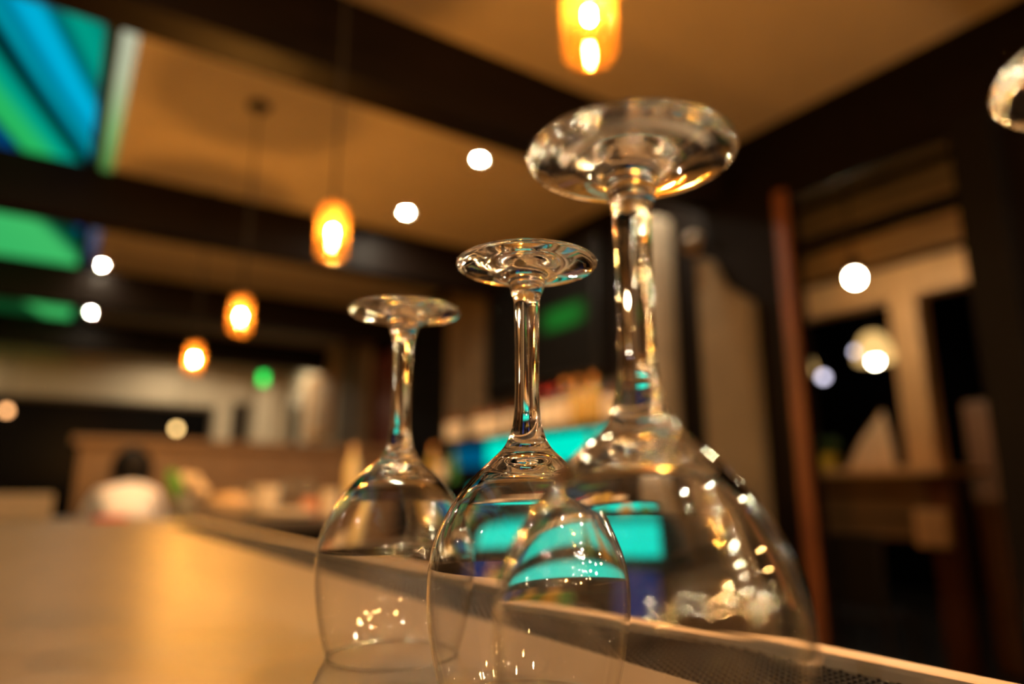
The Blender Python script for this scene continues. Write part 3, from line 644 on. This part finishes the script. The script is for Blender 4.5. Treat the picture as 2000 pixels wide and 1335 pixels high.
struct('trim_10', boxes([(4.95, 5.1, 1.62, 1.80, 0, Z(1.36))], .012), M['brown'], 'dim brown timber upright at the right of the second room', 'post')
hc = thing('host_counter', 'brown timber counter with a heavy leg seen through the opening', 'counter')
obj('counter_top', boxes([(4.5, 5.15, 2.08, 3.9, Z(.10), Z(.15))], .008), M['tan'], hc)
obj('apron', boxes([(4.56, 4.60, 2.16, 3.8, Z(-.16), Z(.10)), (4.56, 4.6, 2.16, 3.8, Z(-.30), Z(-.18))], .004), M['brown'], hc)
obj('leg', boxes([(4.54, 4.68, 2.06, 2.20, 0, Z(.10))], .008), M['redwood'], hc)
obj('leg', boxes([(4.54, 4.68, 3.7, 3.84, 0, Z(.10))], .008), M['redwood'], hc)
o = obj('bracket', boxes([(4.47, 4.535, 2.07, 2.26, Z(-.33), Z(-.11))], .012), M['tan'], hc); o['label'] = 'timber corner block coloured pale as a lit wood face'  # separate pale block stands for the lit face of the wood
# napkin, plant pot on the counter
bm = B()
n = 9; top = bm.verts.new((0, -.13, .40)); base = [bm.verts.new((.05 * math.cos(2 * PI * k / n) * (1.2 if k % 2 else .8), .17 * math.sin(2 * PI * k / n) * (1.05 if k % 2 else .9) , 0)) for k in range(n)]
mid = [bm.verts.new((v.co.x * .8, v.co.y * .66 - .05, .18)) for v in base]
for k in range(n):
    j = (k + 1) % n; bm.faces.new((base[k], base[j], mid[j], mid[k])); bm.faces.new((mid[k], mid[j], top))
bm.faces.new(base[::-1])
tag(obj('folded_napkin', bm, M['napkin'], None, False, (4.8, 2.68, Z(.15) + .0003)), 'pale peaked folded linen standing on the timber host counter', 'napkin')
pt = thing('potted_plant', 'dark leafy plant in a yellow pot on the timber host counter', 'potted plant', (4.72, 2.98, Z(.15) + .0003))
obj('pot', lathe(B(), cup(.07, .095, .11, .008), 28), M['yellowpot'], pt, True, angle=40)
obj('soil', lathe(B(), [(0, .09), (.084, .09), (.08, .07), (0, .07)], 24), M['floor'], pt)
bm = B()
for k in range(16):
    a = k * 2.4; rr = .03 + .006 * k % .05
    mtx = Matrix.Translation((rr * math.cos(a), rr * math.sin(a) * 1.5, .15 + .012 * (k % 5))) @ Matrix.Rotation(a, 4, 'Z') @ Matrix.Rotation(.7, 4, 'Y') @ Matrix.Diagonal((.018, .03, .065, 1))
    bmesh.ops.create_icosphere(bm, subdivisions=2, radius=1., matrix=mtx)
    tube(bm, (0, 0, .085), mtx.translation, .003, seg=5)
obj('foliage', bm, M['darkleaf'], pt, True)
# dome lamps
def dome(loc, label):
    t = thing('dome_lamp', label, 'pendant lamp', loc, 0, 'opal dome lamps in the second room')
    obj('lamp_shade', lathe(B(), spline([(.03, .27), (.09, .24), (.135, .15), (.17, .02), (.155, -.01)], 4) + spline([(.15, -.005), (.162, .022), (.127, .146), (.085, .232), (.03, .262)], 4), 32, closed=True), M['dome_glow'], t, True)
    bm = B(); bmesh.ops.create_uvsphere(bm, u_segments=18, v_segments=12, radius=.042, matrix=Matrix.Translation((0, 0, .0))); obj('bulb', bm, M['dome_bulb'], t, True)
    bm = B(); tube(bm, (0, 0, .2685), (0, 0, 4.2 - loc[2]), .008, seg=8); tube(bm, (0, 0, .255), (0, 0, .27), .034); obj('cord', bm, M['cord'], t, True)
    return t
dome((6.3, 3.36, Z(1.19)), 'larger glowing opal dome lamp left of the pale timber upright')
dome((6.3, 4.16, Z(1.18)), 'glowing opal dome lamp half hidden by the reddish post')
globe('globe_lamp', (8.3, 5.13, Z(1.46)), .05, M['small_white'], 'small lavender white globe lamp between the two dome lamps', 'hanging lamp', 4.2 - Z(1.46))
globe('globe_lamp', (8.3, 4.66, Z(1.72)), .04, M['small_white'], 'small white globe lamp just behind the larger dome lamp', 'hanging lamp', 4.2 - Z(1.72))
# bright spot before the lintel
st = thing('spot_lamp', 'small bright white spot lamp hung before the pale lintel beam', 'spot lamp', (4.1, 2.255, Z(1.318)))
bm = B(); bmesh.ops.create_uvsphere(bm, u_segments=18, v_segments=12, radius=.04); obj('lens', bm, emit('bright spot lens', (1., .80, .48), 360.), st, True)
obj('housing', lathe(B(), [(.042, .03), (.047, .03), (.047, .12), (.02, .14), (0, .14), (0, .135), (.042, .11)], 24), M['blackmetal'], st, True, angle=40)
bm = B(); tube(bm, (0, 0, .135), (0, 0, 4.2 - Z(1.318)), .007, seg=8); obj('cord', bm, M['cord'], st, True)
# high backed seat and chair
bs = thing('booth_seat', 'tan leather booth back at the right of the second room', 'booth', (5.4, 1.9, 0))
obj('backrest', boxes([(-.06, .06, -.2, .38, .45, Z(.62))], .04), M['leather'], bs)
obj('seat', boxes([(-.06, .5, -.2, .38, 0, .45)], .03), M['leather'], bs)
ch = thing('chair', 'black chair pushed against the timber host counter', 'chair', (4.1, 2.42, 0), .15)
bm = B(); bm_box(bm, -.20, .20, -.21, .21, .44, .475, .012); obj('seat', bm, M['blackchair'], ch)
bm = B(); bm_box(bm, -.215, -.185, -.21, .21, .52, .93, .014); obj('backrest', bm, M['blackchair'], ch)
for x, y, top in ((-.19, -.19, .9), (-.19, .19, .9), (.18, -.19, .445), (.18, .19, .445)):
    bm = B(); tube(bm, (x * 1.06, y * 1.03, 0), (x, y, .445), .016, .019); 
    if top > .5: tube(bm, (x, y, .44), (x - .01, y, top), .018, .015)
    obj('leg', bm, M['blackchair'], ch, True, angle=40)

# ------------------------------------------------------------------ world, camera, colour
w = bpy.data.worlds.new('night'); S.world = w; w.use_nodes = True
w.node_tree.nodes['Background'].inputs['Color'].default_value = (.012, .010, .009, 1); w.node_tree.nodes['Background'].inputs['Strength'].default_value = .3
cam = bpy.data.cameras.new('camera'); co = bpy.data.objects.new('camera', cam); COL.objects.link(co)
co.location = (0, 0, CZ); co.rotation_euler = (math.radians(90 + 12.3), 0, math.radians(-33.5))
cam.lens = 24; cam.sensor_width = 36; cam.sensor_fit = 'HORIZONTAL'; cam.clip_start = .01; cam.clip_end = 60
cam.dof.use_dof = True; cam.dof.focus_distance = .328; cam.dof.aperture_fstop = 2.4
S.camera = co
S.view_settings.view_transform = 'Standard'; S.view_settings.look = 'None'; S.view_settings.exposure = 0.; S.view_settings.gamma = 1.
S.view_settings.use_curve_mapping = False
c = S.cycles
c.max_bounces = 18; c.transmission_bounces = 16; c.transparent_max_bounces = 20; c.use_adaptive_sampling = True; c.adaptive_threshold = .015; c.glossy_bounces = 10; c.diffuse_bounces = 4
c.use_denoising = True; c.blur_glossy = 0.; c.sample_clamp_indirect = 1000.; c.caustics_reflective = True; c.caustics_refractive = True
c.use_light_tree = True
